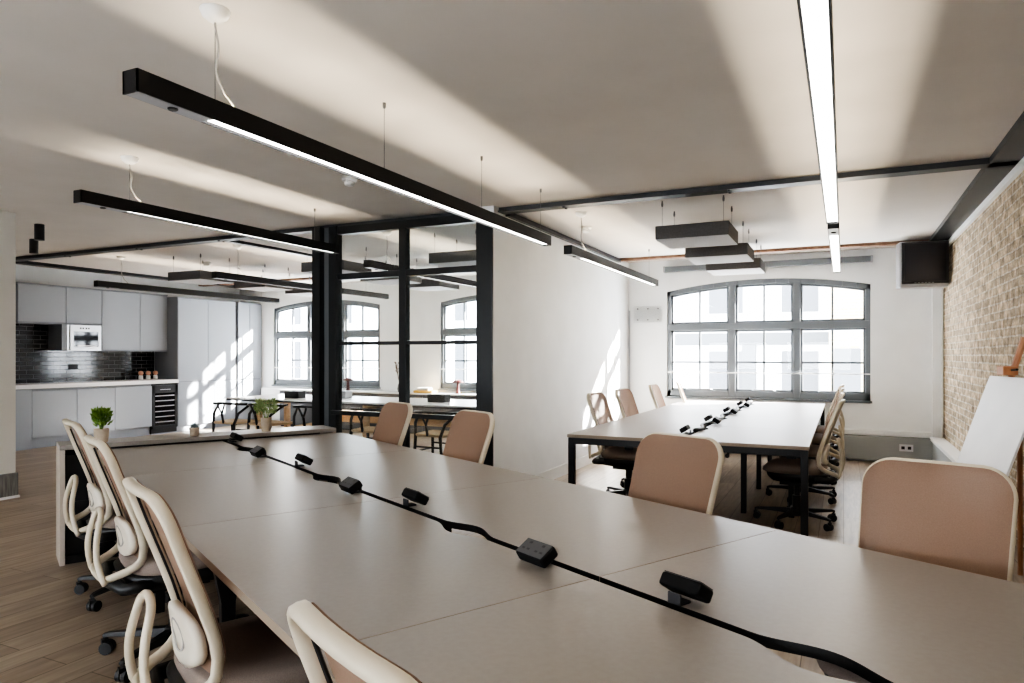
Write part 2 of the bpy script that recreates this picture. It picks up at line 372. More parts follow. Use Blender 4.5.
# ------------------------------------------------------------------ windows
def window(n, o, yin):
    x0, x1, zs, zt, rise = o
    y0, y1 = yin+.02, yin+.10
    fn = lambda a, b, c: (a, c, b)
    w = (x1-x0); fr = .055
    root = bpy.data.objects.new('window_%d' % n, None); C.objects.link(root); root['kind'] = 'structure'
    mb = MB()
    mb.box(x0, x0+fr, y0, y1, zs, zt+.01); mb.box(x1-fr, x1, y0, y1, zs, zt+.01); mb.box(x0, x1, y0, y1, zs, zs+.085)
    ao = arch_pts(x0, x1, zt, rise); ai = arch_pts(x0+.001, x1-.001, zt-fr-.01, rise)
    for k in range(len(ao)-1): mb.prism([ai[k], ai[k+1], ao[k+1], ao[k]], y0, y1, fn)
    # transom and mullions
    zt0, zt1 = 1.70, 1.79
    mb.box(x0, x1, y0-.012, y1, zt0, zt1)
    mx = [x0+fr+.012+(w-2*fr)*k/3 for k in (1, 2)]
    def atop(x):
        for p, q in zip(ai[:-1], ai[1:]):
            if p[0] <= x <= q[0]: return p[1]+(q[1]-p[1])*(x-p[0])/(q[0]-p[0])
        return zt
    for x in mx: mb.box(x-.045, x+.045, y0-.006, y1, zs, atop(x)+.02)
    mb.build('window_frame', M['win_frame'], root, bevel=.006)
    edges = [x0+fr] + [v for x in mx for v in (x-.045, x+.045)] + [x1-fr]
    for k in range(3):
        a, b = edges[2*k], edges[2*k+1]; yb = y0+.03
        # sash frames with slim glazing bars
        sm = MB()
        for (z0, z1) in ((zs+.085, zt0), (zt1, None)):
            if z1:
                sm.box(a, a+.028, yb, yb+.04, z0, z1); sm.box(b-.028, b, yb, yb+.04, z0, z1)
                sm.box(a, b, yb, yb+.04, z0, z0+.03); sm.box(a, b, yb, yb+.04, z1-.028, z1)
                sm.box((a+b)/2-.013, (a+b)/2+.013, yb+.005, yb+.035, z0, z1)
                zm = z0+(z1-z0)*.47; sm.box(a, b, yb+.005, yb+.035, zm-.013, zm+.013)
            else:
                sm.box(a, a+.028, yb, yb+.04, z0, atop(a+.02)); sm.box(b-.028, b, yb, yb+.04, z0, atop(b-.02))
                sm.box(a, b, yb, yb+.04, z0, z0+.03)
                pts = [a+(b-a)*i/6 for i in range(7)]
                for p, q in zip(pts[:-1], pts[1:]):
                    sm.prism([(p, atop(p)-.03), (q, atop(q)-.03), (q, atop(q)+.01), (p, atop(p)+.01)], yb, yb+.04, fn)
                c = (a+b)/2; sm.box(c-.013, c+.013, yb+.005, yb+.035, z0, atop(c))
        s_ = sm.build('sash', M['win_frame'], root)
        MB().tube([(a+.22, y0-.005, zs+.105), (a+.24, y0-.03, zs+.108), (b-.24, y0-.03, zs+.108), (b-.22, y0-.005, zs+.105)], .006, 6).build('sash_handle', M['alu'], s_)
        gl = MB(); top = [(a+(b-a)*i/6, atop(a+(b-a)*i/6)) for i in range(7)]
        gl.add([(p, yb+.02, z) for p, z in [(a, zs+.085), (b, zs+.085)]+top[::-1]], [tuple(range(9))])
        gl.build('pane', M['glass'], root)
    MB().tube([(x0-.01, yin-.015, 1.105), (x1+.01, yin-.015, 1.105)], .007, 8).build('safety_rail', M['white_plastic'], root)
    MB().box(x0-.02, x1+.02, yin-.035, yin+.03, zs-.03, zs).build('window_sill', M['win_frame'], root, bevel=.004)
    return root
window(1, WR, YBACK); window(2, W2, YBACKL); window(3, W3, YBACKL)

# ------------------------------------------------------------------ world outside the windows
ex = thing('office_building', 'pale rendered building with grey stone bands seen through the right window', 'building', (0, 0, 0))
mb = MB(); mb.box(-9.5, 8, 20, 20.5, -3, 5.2); mb.build('wall', M['ext_white'], ex)
mb = MB()
mb.box(-9.5, 8, 19.85, 20, 1.62, 1.95); mb.box(-9.5, 8, 19.8, 20, -.1, .2)
mb.build('stone_band', M['ext_grey'], ex)
for x in (-7.4, -5.4, -3.4, -1.5):
    w_ = MB().box(x, x+.9, 19.93, 20, .35, 1.45).build('window', M['ext_dark'], ex)
    w_ = MB().box(x, x+.9, 19.93, 20, 2.5, 3.9).build('window', M['ext_dark'], ex)
for x in (-6.3, -2.5):
    MB().box(x, x+.35, 19.8, 20, .2, 1.62).build('pilaster', M['ext_grey'], ex)
eb = thing('brick_house', 'yellow brick building beyond the right-hand lights of the right window', 'building', (0, 0, 0))
MB().box(-.3, 4.5, 17.5, 18.2, -3, 1.9).build('wall', M['ext_brick'], eb)
MB().box(-.35, 4.5, 17.42, 17.5, 1.9, 2.15).build('parapet', M['ext_white'], eb)
MB().box(-.3, 2.5, 18.3, 18.6, 2.2, 3.6).build('upper_wall', M['ext_brick'], eb)
MB().box(-.2, .35, 17.43, 17.5, .5, 1.5).build('window', M['ext_blue'], eb)
el = thing('white_house', 'bright white building beyond the dining room windows', 'building', (0, 0, 0))
MB().box(-36, -10, 22, 22.5, -3, 5.4).build('wall', M['ext_white'], el)
for x in (-26, -23.5, -21, -18.4, -15.8, -13.2):
    MB().box(x, x+.9, 21.94, 22, .4, 1.9).build('window', M['ext_dark'], el)
    MB().box(x, x+.9, 21.94, 22, 2.6, 4.1).build('window', M['ext_dark'], el)

# ------------------------------------------------------------------ glazed partition
gp = thing('glazed_partition', 'black steel framed glass screen between open office and dining room', 'glass partition')
yp0, yp1 = YPART-.04, YPART+.04
MB().box(-4.74, -4.645, yp0-.02, yp1, 0, 2.66).build('post', M['frame_black'], gp, bevel=.004)
MB().box(-3.895, -3.815, yp0, yp1, 0, 2.6).build('post', M['frame_black'], gp, bevel=.004)
MB().box(-3.02, XDIV-.003, yp0-.04, yp1, 0, 2.6).build('post', M['frame_black'], gp, bevel=.004)
MB().box(-4.645, XDIV-.005, yp0, yp1, 2.575, 2.655).build('header', M['frame_black'], gp, bevel=.004)
for (a, b) in ((-4.645, -3.895), (-3.815, -3.02)):
    MB().box(a, b, yp0+.01, yp1-.01, 2.115, 2.175).build('rail', M['frame_black'], gp)
    MB().box(a, b, yp0+.02, yp1-.02, 1.45, 1.485).build('rail', M['frame_black'], gp)
    MB().box(a, b, yp0+.01, yp1-.01, .0, .06).build('rail', M['frame_black'], gp)
    MB().box(a, b, YPART-.005, YPART+.005, .06, 2.58).build('pane', M['part_glass'], gp)
MB().box(-4.70, -3.03, yp0-.045, yp0-.005, .745, .79).build('push_bar', M['frame_black'], gp, bevel=.004)
col = MB(); x0, x1, yy = -4.92, -4.745, YPART
col.box(x0, x0+.10, yy-.10, yy-.085, 0, 2.655); col.box(x0, x0+.10, yy+.085, yy+.10, 0, 2.655); col.box(x0+.02, x0+.10, yy-.09, yy+.09, 0, 2.655)
col.cur = 1
col.box(x0+.10, x1, yy-.03, yy-.01, 0, 2.655)
struct(col, 'trim_17', [M['frame_black'], M['col_web_lit']])

# ------------------------------------------------------------------ linear pendant luminaires
def luminaire(x, y0, y1, zt, label, canopy=None, wires=(), joints=1.24, zb=None, hw=.038, cap=True):
    zb = zb or zt-.080
    t = thing('linear_pendant_light', label, 'pendant light', (x, y0, zb), 0, 'black linear pendant lights')
    L = y1-y0; h = zt-zb
    mb = MB()
    mb.box(-hw, -hw+.008, 0, L, .002, h); mb.box(hw-.008, hw, 0, L, .002, h)
    mb.box(-hw, hw, 0, .006, .0, h); mb.box(-hw, hw, L-.006, L, .0, h)
    mb.box(-hw+.006, hw-.006, .006, L-.006, h-.040, h-.034)
    mb.build('housing', M['black_metal'], t)
    c0 = .32 if cap else .0
    if cap:
        p = MB().box(-hw+.006, hw-.006, .006, c0, .0, .008).build('end_plate', M['end_cap_plate'], t)
        MB().lathe([(.014, -.007), (.018, -.004), (.018, .0)], 14, (0, .17, 0)).build('sensor', M['black_plastic'], p)
    y = max(c0, .008)
    while y < L-.05:
        e = min(y+joints, L-.008)
        MB().box(-hw+.008, hw-.008, y+.002, e-.002, .013, .019).build('diffuser', M['led_down'], t)
        y = e
    yy = .25
    while yy+.3 < L:
        MB().add([(-.005, yy, h-.033), (.005, yy, h-.033), (.005, yy+.36, h-.033), (-.005, yy+.36, h-.033)], [(0, 1, 2, 3)]).build('uplight_strip', M['led_up'], t); yy += .58
    zc = HCEIL-zb
    for yw in wires:
        w = MB(); w.tube([(0, yw, h-.036), (0, yw, zc)], .0016, 5); w.lathe([(.007, zc-.03), (.009, zc-.02), (.009, zc)], 8, (0, yw, 0))
        w.build('suspension_wire', M['wire'], t)
    if canopy is not None:
        MB().lathe([(.012, zc-.048), (.028, zc-.043), (.048, zc-.027), (.057, zc-.006), (.057, zc)], 24, (0, canopy, 0)).build('ceiling_canopy', M['white_plastic'], t, smooth=True)
        pts = []
        for i in range(26):
            f = i/25; zz = zc-.05-f*(zc-.05-h+.02)
            a = .022*math.sin(f*9)*f; pts.append((a*.8, canopy+.05*math.sin(f*PI)*f+a+f*.10*(f > .8)*(f-.8)*5, zz))
        MB().tube(pts, .0045, 6).build('supply_cable', M['cable_grey'], t, smooth=True)
    return t
luminaire(-2.22, 1.595, 5.33, 2.334, 'longest black linear pendant crossing above the near desks on the left', .36, (.36, 1.47, 2.58, 3.6))
luminaire(-2.24, 5.86, 9.10, 2.338, 'black linear pendant hanging along the white dividing wall', .36, (.36, 2.9))
luminaire(-.068, -.6, 5.28, 2.335, 'bright linear pendant running overhead towards the right window, nearer one', None, (.5, 2, 4.9), cap=False, hw=.04)
luminaire(-.066, 5.48, 8.45, 2.335, 'short-looking linear pendant over the far desks, end-on behind the bright overhead one', None, (.4, 2.6))
luminaire(-4.40, 2.80, 5.30, 2.40, 'black linear pendant on the left above the plants, in front of the glass screen', .36, (.36, 2.2))
luminaire(-4.50, 5.90, 9.10, 2.345, 'black linear pendant seen through the glass screen panes', .36, (.36, 2.9))
luminaire(-6.72, 5.90, 9.35, 2.34, 'black linear pendant over the dining table, passing behind the black column', .36, (.36, 2.9))
luminaire(-8.92, 5.92, 9.20, 2.335, 'black linear pendant hanging in front of the grey kitchen units', .36, (.36, 2.9))

# acoustic rafts
def raft(x0, x1, y0, y1, label, zb=2.355, h=.12):
    t = thing('acoustic_panel', label, 'ceiling panel', ((x0+x1)/2, (y0+y1)/2, zb), 0, 'hanging acoustic panels')
    a, b = (x1-x0)/2, (y1-y0)/2
    mb = MB().box(-a, a, -b, b, .004, h); mb.build('panel_frame', M['panel_felt'], t, bevel=.004)
    MB().box(-a+.006, a-.006, -b+.006, b-.006, -.002, .006).build('panel_face', M['panel_face'], t)
    for sx in (-1, 1):
        for sy in (-1, 1):
            w = MB(); px, py = sx*(a-.05), sy*(b-.05)
            w.tube([(px, py, h-.002), (px, py, HCEIL-zb)], .0018, 5); w.lathe([(.008, HCEIL-zb-.05), (.01, HCEIL-zb-.03), (.006, HCEIL-zb)], 8, (px, py, 0))
            w.build('suspension_wire', M['wire'], t)
    return t
raft(-1.485, -.865, 6.02, 6.60, 'nearest grey acoustic panel hanging over the far desks')
raft(-1.485, -.865, 7.28, 7.86, 'middle grey acoustic panel over the far desks, second from the camera')
raft(-1.485, -.865, 8.48, 9.06, 'farthest grey acoustic panel, closest to the right window')
nm = ['nearest', 'middle', 'farthest']
for c, (xa, cn) in enumerate(((-8.30, 'kitchen side'), (-5.95, 'black column'), (-4.13, 'right glass pane'))):
    for r, ya in enumerate((6.52, 7.66, 8.72)):
        raft(xa, xa+.62, ya, ya+.58, '%s acoustic panel of the dining room row by the %s' % (nm[r], cn))

# smoke detectors and cylinder spots
def detector(x, y, label):
    t = thing('smoke_detector', label, 'smoke detector', (x, y, HCEIL), 0, 'ceiling smoke detectors')
    MB().lathe([(.052, -.028), (.058, -.02), (.058, 0)], 20).build('base', M['white_plastic'], t, smooth=True)
    MB().lathe([(.02, -.062), (.036, -.056), (.042, -.04), (.034, -.028)], 20).build('sensor_head', M['white_plastic'], t, smooth=True)
detector(-3.40, 4.25, 'white smoke detector beneath the long left pendant light')
detector(-2.45, 6.95, 'white smoke detector left of the nearest acoustic panel over far desks')
detector(-8.35, 7.20, 'white smoke detector above the kitchen side acoustic panels')
for x, y, lb in ((-7.50, 4.38, 'black cylinder spotlight on the ceiling, nearer of two by left wall'), (-8.53, 4.92, 'black cylinder spotlight on the ceiling, farther of two by left wall')):
    t = thing('cylinder_spotlight', lb, 'spotlight', (x, y, HCEIL), 0, 'black cylinder spotlights')
    MB().lathe([(.038, -.165), (.045, -.165), (.045, 0)], 24).build('housing', M['black_plastic'], t)
    MB().lathe([(.034, -.160), (.034, -.155)], 20).build('lens', M['chrome'], t)

# blind cassette above right window
t = thing('roller_blind', 'grey roller blind cassette mounted above the right window', 'blind', (-.99, YBACK-.05, 2.56))
MB().box(-1.32, 1.32, -.05, .045, -.03, .045).build('cassette', M['win_frame'], t, bevel=.006)
MB().box(-1.325, -1.30, -.053, .048, -.033, .048).build('end_cap', M['silver'], t); MB().box(1.30, 1.325, -.053, .048, -.033, .048).build('end_cap', M['silver'], t)

# ------------------------------------------------------------------ office chair
def sweep(path, nrm, bin_, prof, closed=True):
    """path points, in-plane outward normals, rearward binormals, profile (a along normal, b along binormal)"""
    mb = MB(); n = len(prof); m = len(path); vs = []
    for p, a, b in zip(path, nrm, bin_):
        for (u, v) in prof: vs.append(p+a*u+b*v)
    fs = []
    for i in range(m if closed else m-1):
        j = (i+1) % m
        for k in range(n): fs.append((i*n+k, i*n+(k+1) % n, j*n+(k+1) % n, j*n+k))
    mb.add(vs, fs)
    if not closed: mb.f += [tuple(range(n-1, -1, -1)), tuple((m-1)*n+k for k in range(n))]; mb.mi += [0, 0]
    return mb
BH = .59
PROF = [(0, -.312), (.03, -.288), (.07, -.235), (.13, -.198), (.20, -.186), (.30, -.190), (.45, -.216), (.65, -.258), (.85, -.300), (1.0, -.328)]
def prof_y(v):
    v = min(max(v, 0.0), 1.0)
    for i in range(len(PROF)-1):
        if v <= PROF[i+1][0]:
            (v1, y1), (v2, y2) = PROF[i], PROF[i+1]
            def slope(k):
                k0, k1 = max(k-1, 0), min(k+1, len(PROF)-1)
                return (PROF[k1][1]-PROF[k0][1])/(PROF[k1][0]-PROF[k0][0])
            h = v2-v1; t = (v-v1)/h; m1, m2 = slope(i)*h, slope(i+1)*h
            return y1*(2*t**3-3*t*t+1)+m1*(t**3-2*t*t+t)+y2*(3*t*t-2*t**3)+m2*(t**3-t*t)
    return PROF[-1][1]
def back_surf(x, v):
    """chair back surface: v 0 bottom .. 1 top"""
    return Vector((x, prof_y(v)+.50*x*x*(1-.25*min(max(v, 0), 1)), .405+BH*v))
def rrect(w0, w1, H, r, n=7):
    """rounded outline in (x, v*H): w0 half width bottom, w1 half width top"""
    pts = []
    for cx, cy, a0, rr in ((w0-r*1.1, r*1.1, -90, r*1.1), (w1-r, H-r, 0, r), (-w1+r, H-r, 90, r), (-w0+r*1.1, r*1.1, 180, r*1.1)):
        for i in range(n+1):
            a = R(a0+90*i/n); pts.append((cx+rr*math.cos(a), cy+rr*math.sin(a)))
    out = []
    for i in range(len(pts)):            # refine the long edges
        p, q = pts[i], pts[(i+1) % len(pts)]; d = math.hypot(q[0]-p[0], q[1]-p[1]); k = max(1, int(d/.05))
        for j in range(k): out.append((p[0]+(q[0]-p[0])*j/k, p[1]+(q[1]-p[1])*j/k))
    return out
def make_chair(label):
    t = thing('office_chair', label, 'office chair', (0, 0, 0), 0, 'cream framed mesh office chairs')
    ol = rrect(.200, .214, BH, .085)
    path, nr, bn = [], [], []
    m = len(ol)
    for i in range(m):
        p = ol[i]; a = ol[i-1]; b = ol[(i+1) % m]
        P = back_surf(p[0], p[1]/BH); A = back_surf(a[0], a[1]/BH); B = back_surf(b[0], b[1]/BH)
        du = back_surf(p[0]+.005, p[1]/BH)-back_surf(p[0]-.005, p[1]/BH); dv = back_surf(p[0], (p[1]+.005)/BH)-back_surf(p[0], (p[1]-.005)/BH)
        b_ = dv.cross(du).normalized()       # rearwards
        if b_.y > 0: b_ = -b_
        tg = (B-A).normalized(); n_ = tg.cross(b_).normalized()
        if n_.dot(P-Vector((0, -.26, .72))) < 0: n_ = -n_
        path.append(P); nr.append(n_); bn.append(b_)
    prof = []
    for k in range(10):
        a = 2*PI*k/10; c, s = math.cos(a), math.sin(a)
        prof.append((.0115*math.copysign(abs(c)**.7, c)-.006, .011+.016*math.copysign(abs(s)**.7, s)))
    sweep(path, nr, bn, prof).build('back_frame', M['cream'], t, smooth=True)
    # mesh panel
    nx, nv = 14, 18; mb = MB(); 
    inset = rrect(.1985, .2125, BH-.075, .082)
    cx, cv = 0, BH/2
    rings = 8; vs = []; fs = []; mm = len(inset)
    for r in range(rings):
        f = 1-r/rings
        for (x, y) in inset:
            xx, yy = x*f, .072+(y-(BH-.075)/2)*f+(BH-.075)/2
            P = back_surf(xx, yy/BH); P.y += .010
            vs.append(P)
    P = back_surf(0, .072/BH+.5-.0325/BH*1.15); P.y += .010; vs.append(P)
    for r in range(rings-1):
        for i in range(mm): fs.append((r*mm+i, r*mm+(i+1) % mm, (r+1)*mm+(i+1) % mm, (r+1)*mm+i))
    for i in range(mm): fs.append(((rings-1)*mm+i, (rings-1)*mm+(i+1) % mm, rings*mm))
    mb.add(vs, fs); mb.build('back_mesh', M['mesh'], t, smooth=True)
    # black strips standing in for the shadow gap inside the frame, rear side
    for s in (-1, 1):
        st = MB(); st.tube([back_surf(s*.165, v)+Vector((0, -.004, 0)) for v in (.30, .45, .6, .75, .9)], .004, 6)
        st.build('shadow_gap', M['black_plastic'], t)
    # rear fork: two cream uprights joined in a loop, springing from the bottom bar
    def fork(x):
        pts = []
        for i in range(9):
            f = i/8; P = Vector((x*(1-.5*f**.8), -.318-.018*math.sin(f*PI), .42+.225*f)); pts.append(P)
        return pts
    l_, r_ = fork(-.14), fork(.14)
    w_ = r_[-1].x; arc = [Vector((-w_*math.cos(a), -.318+.012*math.sin(a), .645+.045*math.sin(a))) for a in [PI*q/9 for q in range(1, 9)]]
    lp = [back_surf(-.15, .0)+Vector((0, -.01, .0))] + l_ + arc + r_[::-1] + [back_surf(.15, .0)+Vector((0, -.01, .0))]
    MB().tube(lp, .0125, 10).build('lumbar_fork', M['cream'], t, smooth=True)
    # lumbar pad
    pd = MB(); N = 24; vs = []
    for k in range(N):
        a = 2*PI*k/N; c, s = math.cos(a), math.sin(a)
        x, v = .135*math.copysign(abs(c)**.6, c), .27+.13*math.copysign(abs(s)**.8, s)
        P = back_surf(x, v); vs += [P+Vector((0, -.010, 0)), P+Vector((0, -.034, 0))]
        P2 = back_surf(x*.85, .27+(v-.27)*.85); vs += [P2+Vector((0, -.042, 0))]
    fs = [tuple(3*k for k in range(N)), tuple(3*k+2 for k in range(N-1, -1, -1))]
    for k in range(N):
        j = (k+1) % N; fs += [(3*k, 3*j, 3*j+1, 3*k+1), (3*k+1, 3*j+1, 3*j+2, 3*k+2)]
    pd.add(vs, fs); lo = pd.build('lumbar_pad', M['pad'], t, smooth=True)
    rg = MB(); rg.tube([back_surf(.055*math.cos(a), .27+.075*math.sin(a))+Vector((0, -.044, 0)) for a in [2*PI*k/20 for k in range(20)]], .003, 6, closed=True)
    rg.build('pad_ring', M['cable_grey'], lo)
    # seat
    sm = MB(); rings = [(.86, .415, 0), (.97, .425, 0), (1.0, .445, 0), (.985, .468, 0), (.90, .482, 0), (.6, .486, 0), (.2, .484, 0)]
    N = 32; vs = []
    for (f, z, _) in rings:
        for k in range(N):
            a = 2*PI*k/N; c, s = math.cos(a), math.sin(a)
            x = .245*f*math.copysign(abs(c)**.55, c); y = .015+.235*f*math.copysign(abs(s)**.6, s)
            zz = z-(.022*max(0, (y-.12)/.13)**2 if z > .43 else 0)+.10*x*x*(z > .44)
            vs.append((x, y, zz))
    fs = [(i*N+k, i*N+(k+1) % N, (i+1)*N+(k+1) % N, (i+1)*N+k) for i in range(len(rings)-1) for k in range(N)]
    fs += [tuple(range(N-1, -1, -1)), tuple((len(rings)-1)*N+k for k in range(N))]
    sm.add(vs, fs); sm.build('seat', M['seat'], t, smooth=True)
    # seat pan, deeper at the rear
    pm = MB(); prings = [(.55, .345), (.82, .352), (.95, .385), (.99, .418), (.96, .424)]; vs = []
    for (f, z) in prings:
        for k in range(N):
            a = 2*PI*k/N; c, s = math.cos(a), math.sin(a)
            x = .24*f*math.copysign(abs(c)**.55, c); y = -.01+.235*f*math.copysign(abs(s)**.6, s)
            vs.append((x, y, z))
    fs = [(i*N+k, i*N+(k+1) % N, (i+1)*N+(k+1) % N, (i+1)*N+k) for i in range(len(prings)-1) for k in range(N)]
    fs += [tuple(range(N-1, -1, -1)), tuple((len(prings)-1)*N+k for k in range(N))]
    pm.add(vs, fs)
    pm.tube([(-.21, -.15, .39), (-.20, -.25, .385), (0, -.285, .385), (.20, -.25, .385), (.21, -.15, .39)], .026, 8)
    pm.build('seat_pan', M['black_plastic'], t, smooth=True)
    g = MB(); g.lathe([(.035, .085), (.035, .22), (.022, .222), (.022, .31), (.06, .315), (.075, .35)], 18); g.box(-.08, .08, -.12, .12, .31, .36)
    g.build('gas_lift', M['black_metal'], t, smooth=False)
    MB().lathe([(.03, .055), (.05, .07), (.055, .11), (.04, .125)], 20).build('base_hub', M['black_plastic'], t, smooth=True)
    for k in range(5):
        a = R(18+72*k); d = Vector((math.cos(a), math.sin(a), 0)); n = Vector((-d.y, d.x, 0))
        lm = MB(); vs = []
        for (r, w, z0, z1) in ((.03, .024, .07, .118), (.16, .021, .078, .108), (.30, .016, .078, .098), (.325, .013, .076, .09)):
            for (sx, z) in ((-1, z0), (1, z0), (1, z1), (-1, z1)): vs.append(d*r+n*w*sx*(.8 if z == z1 else 1)+Vector((0, 0, z)))
        fs = [(i*4+k2, i*4+(k2+1) % 4, (i+1)*4+(k2+1) % 4, (i+1)*4+k2) for i in range(3) for k2 in range(4)]+[(3, 2, 1, 0), (12, 13, 14, 15)]
        lm.add(vs, fs); lg = lm.build('base_leg', M['black_plastic'], t, bevel=.004)
        cm = MB(); cp = d*.318
        for s in (-1, 1):
            q = cp+n*s*.014-d*.012
            ring = [(q+(d*math.cos(b)+Vector((0, 0, 1))*math.sin(b))*.028+Vector((0, 0, .028))) for b in [2*PI*i/16 for i in range(16)]]
            vs = [p-n*.010 for p in ring]+[p+n*.010 for p in ring]
            cm.add(vs, [tuple(range(15, -1, -1)), tuple(range(16, 32))]+[(i, (i+1) % 16, 16+(i+1) % 16, 16+i) for i in range(16)])
        cm.lathe([(.008, .03), (.008, .085)], 8, (cp.x, cp.y, 0)); cm.box(cp.x-.014, cp.x+.014, cp.y-.014, cp.y+.014, .045, .065)
        cm.build('caster', M['black_plastic'], lg)
    return t

near_left = [(.665, 4.45, 4, 'cream mesh chair on left side of near desks, farthest one beside the end cabinet'),
             (.675, 3.45, 3, 'cream mesh chair on left side of near desks, second from the end cabinet'),
             (.65, 2.14, 2, 'cream mesh chair with tall back at left edge of near desks, bottom left of photo'),
             (.685, .84, 1, 'cream mesh chair cut off by the bottom edge, nearest on left of near desks')]
near_right = [(2.10, 4.64, 0, 'pinkish mesh chair back behind the near desks, in front of the middle glass post'),
              (2.11, 3.63, 0, 'pinkish mesh chair back behind the near desks, beside the end of the glass screen'),
              (2.11, 1.98, 4, 'large pinkish mesh chair back in the middle, in front of the far desks'),
              (2.18, .93, 12, 'largest pinkish mesh chair back at far right edge, near the easel')]
far_left = [(-1.78, 6.2, 'mesh chair on left side of far desks, nearest the camera'),
            (-1.77, 7.05, 'mesh chair on left side of far desks, second from the camera'),
            (-1.75, 8.3, 'mesh chair on left side of far desks, third from the camera')]
far_right = [(-.34, 6.05, 'cream mesh chair on right side of far desks, nearest with full base visible'),
             (-.34, 7.1, 'cream mesh chair on right side of far desks, second from the camera'),
             (-.34, 8.15, 'cream mesh chair on right side of far desks, third from the camera'),
             (-.34, 9.15, 'cream mesh chair on right side of far desks, closest to the window')]
chair = None
def place_chair(loc, rz, label):
    global chair
    if chair is None:
        chair = make_chair(label); chair.location = loc; chair.rotation_euler = (0, 0, rz); return chair
    return dup(chair, loc, rz, label)
for s, l, dr, lb in near_left: place_chair(T(s, l), TA-PI/2+R(dr), lb)
for s, l, dr, lb in near_right: place_chair(T(s, l), TA+PI/2+R(dr), lb)
for x, y, lb in far_left: place_chair((x, y, 0), -PI/2+R(random.uniform(-5, 5)), lb)
for x, y, lb in far_right: place_chair((x, y, 0), PI/2+R(random.uniform(-4, 4)), lb)
place_chair((-1.68, 9.4, 0), -PI/2+R(10), 'pale sunlit mesh chair on left side of far desks, farthest, seen edge-on against the window')

# ------------------------------------------------------------------ bench desks
def top_outline(x0, x1, y0, y1, side, sc, depth=.045, half=.17):
    """desktop outline with a wavy cable scoop on its inner long edge (side=+1: inner edge is x1)"""
    xi = x1 if side > 0 else x0; xo = x0 if side > 0 else x1
    inner = []
    if sc is not None:
        for i in range(21):
            f = i/20; y = sc-half+2*half*f
            inner.append((xi-side*depth*math.sin(f*PI)**2, y))
    pts = [(xo, y0), (xi, y0)] + inner + [(xi, y1), (xo, y1)]
    return pts
def bench(label, origin, rz, ys, xl, xm, xr, group, topmat, scoops, zt=.73, gap=.016, th=.025, edge=M['edge']):
    t = thing('bench_desk', label, 'desk', origin, rz, group)
    for i in range(len(ys)-1):
        a, b = ys[i]+.0015, ys[i+1]-.0015
        for side, x0, x1 in ((1, xl, xm-gap), (-1, xm+gap, xr)):
            mb = MB(); mb.prism(top_outline(x0, x1, a, b, side, scoops[i]), zt-th, zt)
            n = len(mb.f)
            mb.mi = [1, 0, 1]+[2]*(n-5)+[1, 1]
            mb.build('desktop', [topmat, edge, M['black_plastic']], t)
    y0, y1 = ys[0], ys[-1]
    # frame beams
    for x in (xl+.16, xr-.16): MB().box(x-.02, x+.02, y0+.05, y1-.05, zt-th-.045, zt-th-.002).build('beam', M['black_metal'], t)
    tr = MB(); tr.box(xm-.12, xm+.12, y0+.08, y1-.08, zt-.17, zt-.166); tr.box(xm-.12, xm-.116, y0+.08, y1-.08, zt-.17, zt-.10); tr.box(xm+.116, xm+.12, y0+.08, y1-.08, zt-.17, zt-.10)
    for y in ys: tr.box(xm-.14, xm+.14, min(max(y, y0+.08), y1-.1)-.02, min(max(y, y0+.08), y1-.1)+.02, zt-.17, zt-.03)
    tr.build('cable_tray', M['black_metal'], t)
    # leg frames: square legs at both ends, inset ones between
    for i, y in enumerate(ys):
        end = i in (0, len(ys)-1); ins = 0
        yy = min(max(y, y0+.03), y1-.03)
        MB().box(xl+.04, xr-.04, yy-.022, yy+.022, zt-th-.05, zt-th-.001).build('crossbar', M['black_metal'], t, bevel=.003)
        if end:
            for x in (xl+.03, xr-.03): MB().box(x-.024, x+.024, yy-.024, yy+.024, 0, zt-th-.002).build('leg', M['black_metal'], t, bevel=.003)
        else:
            for x in (xm-.31, xm+.31): MB().box(x-.022, x+.022, yy-.022, yy+.022, 0, zt-th-.002).build('leg', M['black_metal'], t, bevel=.003)
            for x in (xl+.18, xr-.18):
                pm = MB(); pm.prism([(x-.07, zt-th-.05), (x+.07, zt-th-.05), (x+.026, zt-.30), (x+.022, 0), (x-.022, 0), (x-.026, zt-.30)], yy-.02, yy+.02, lambda a, b, c: (a, c, b)); pm.build('leg', M['black_metal'], t, bevel=.003)
    return t
near_ys = [.10, 1.41, 2.72, 4.035, 5.27]
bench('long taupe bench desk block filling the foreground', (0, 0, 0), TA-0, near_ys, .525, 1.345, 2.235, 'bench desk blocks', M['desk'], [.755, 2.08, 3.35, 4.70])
near_desk = [o for o in C.objects if o.name.startswith('bench_desk')][0]
far_ys = [5.10, 6.22, 7.40, 8.55, 9.70]
bench('black-legged bench desk block in front of the right window', (0, 0, 0), 0, far_ys, -1.955, -1.08, -.21, 'bench desk blocks', M['desk_sheen'], [5.95, 7.0, 8.1, 9.2])

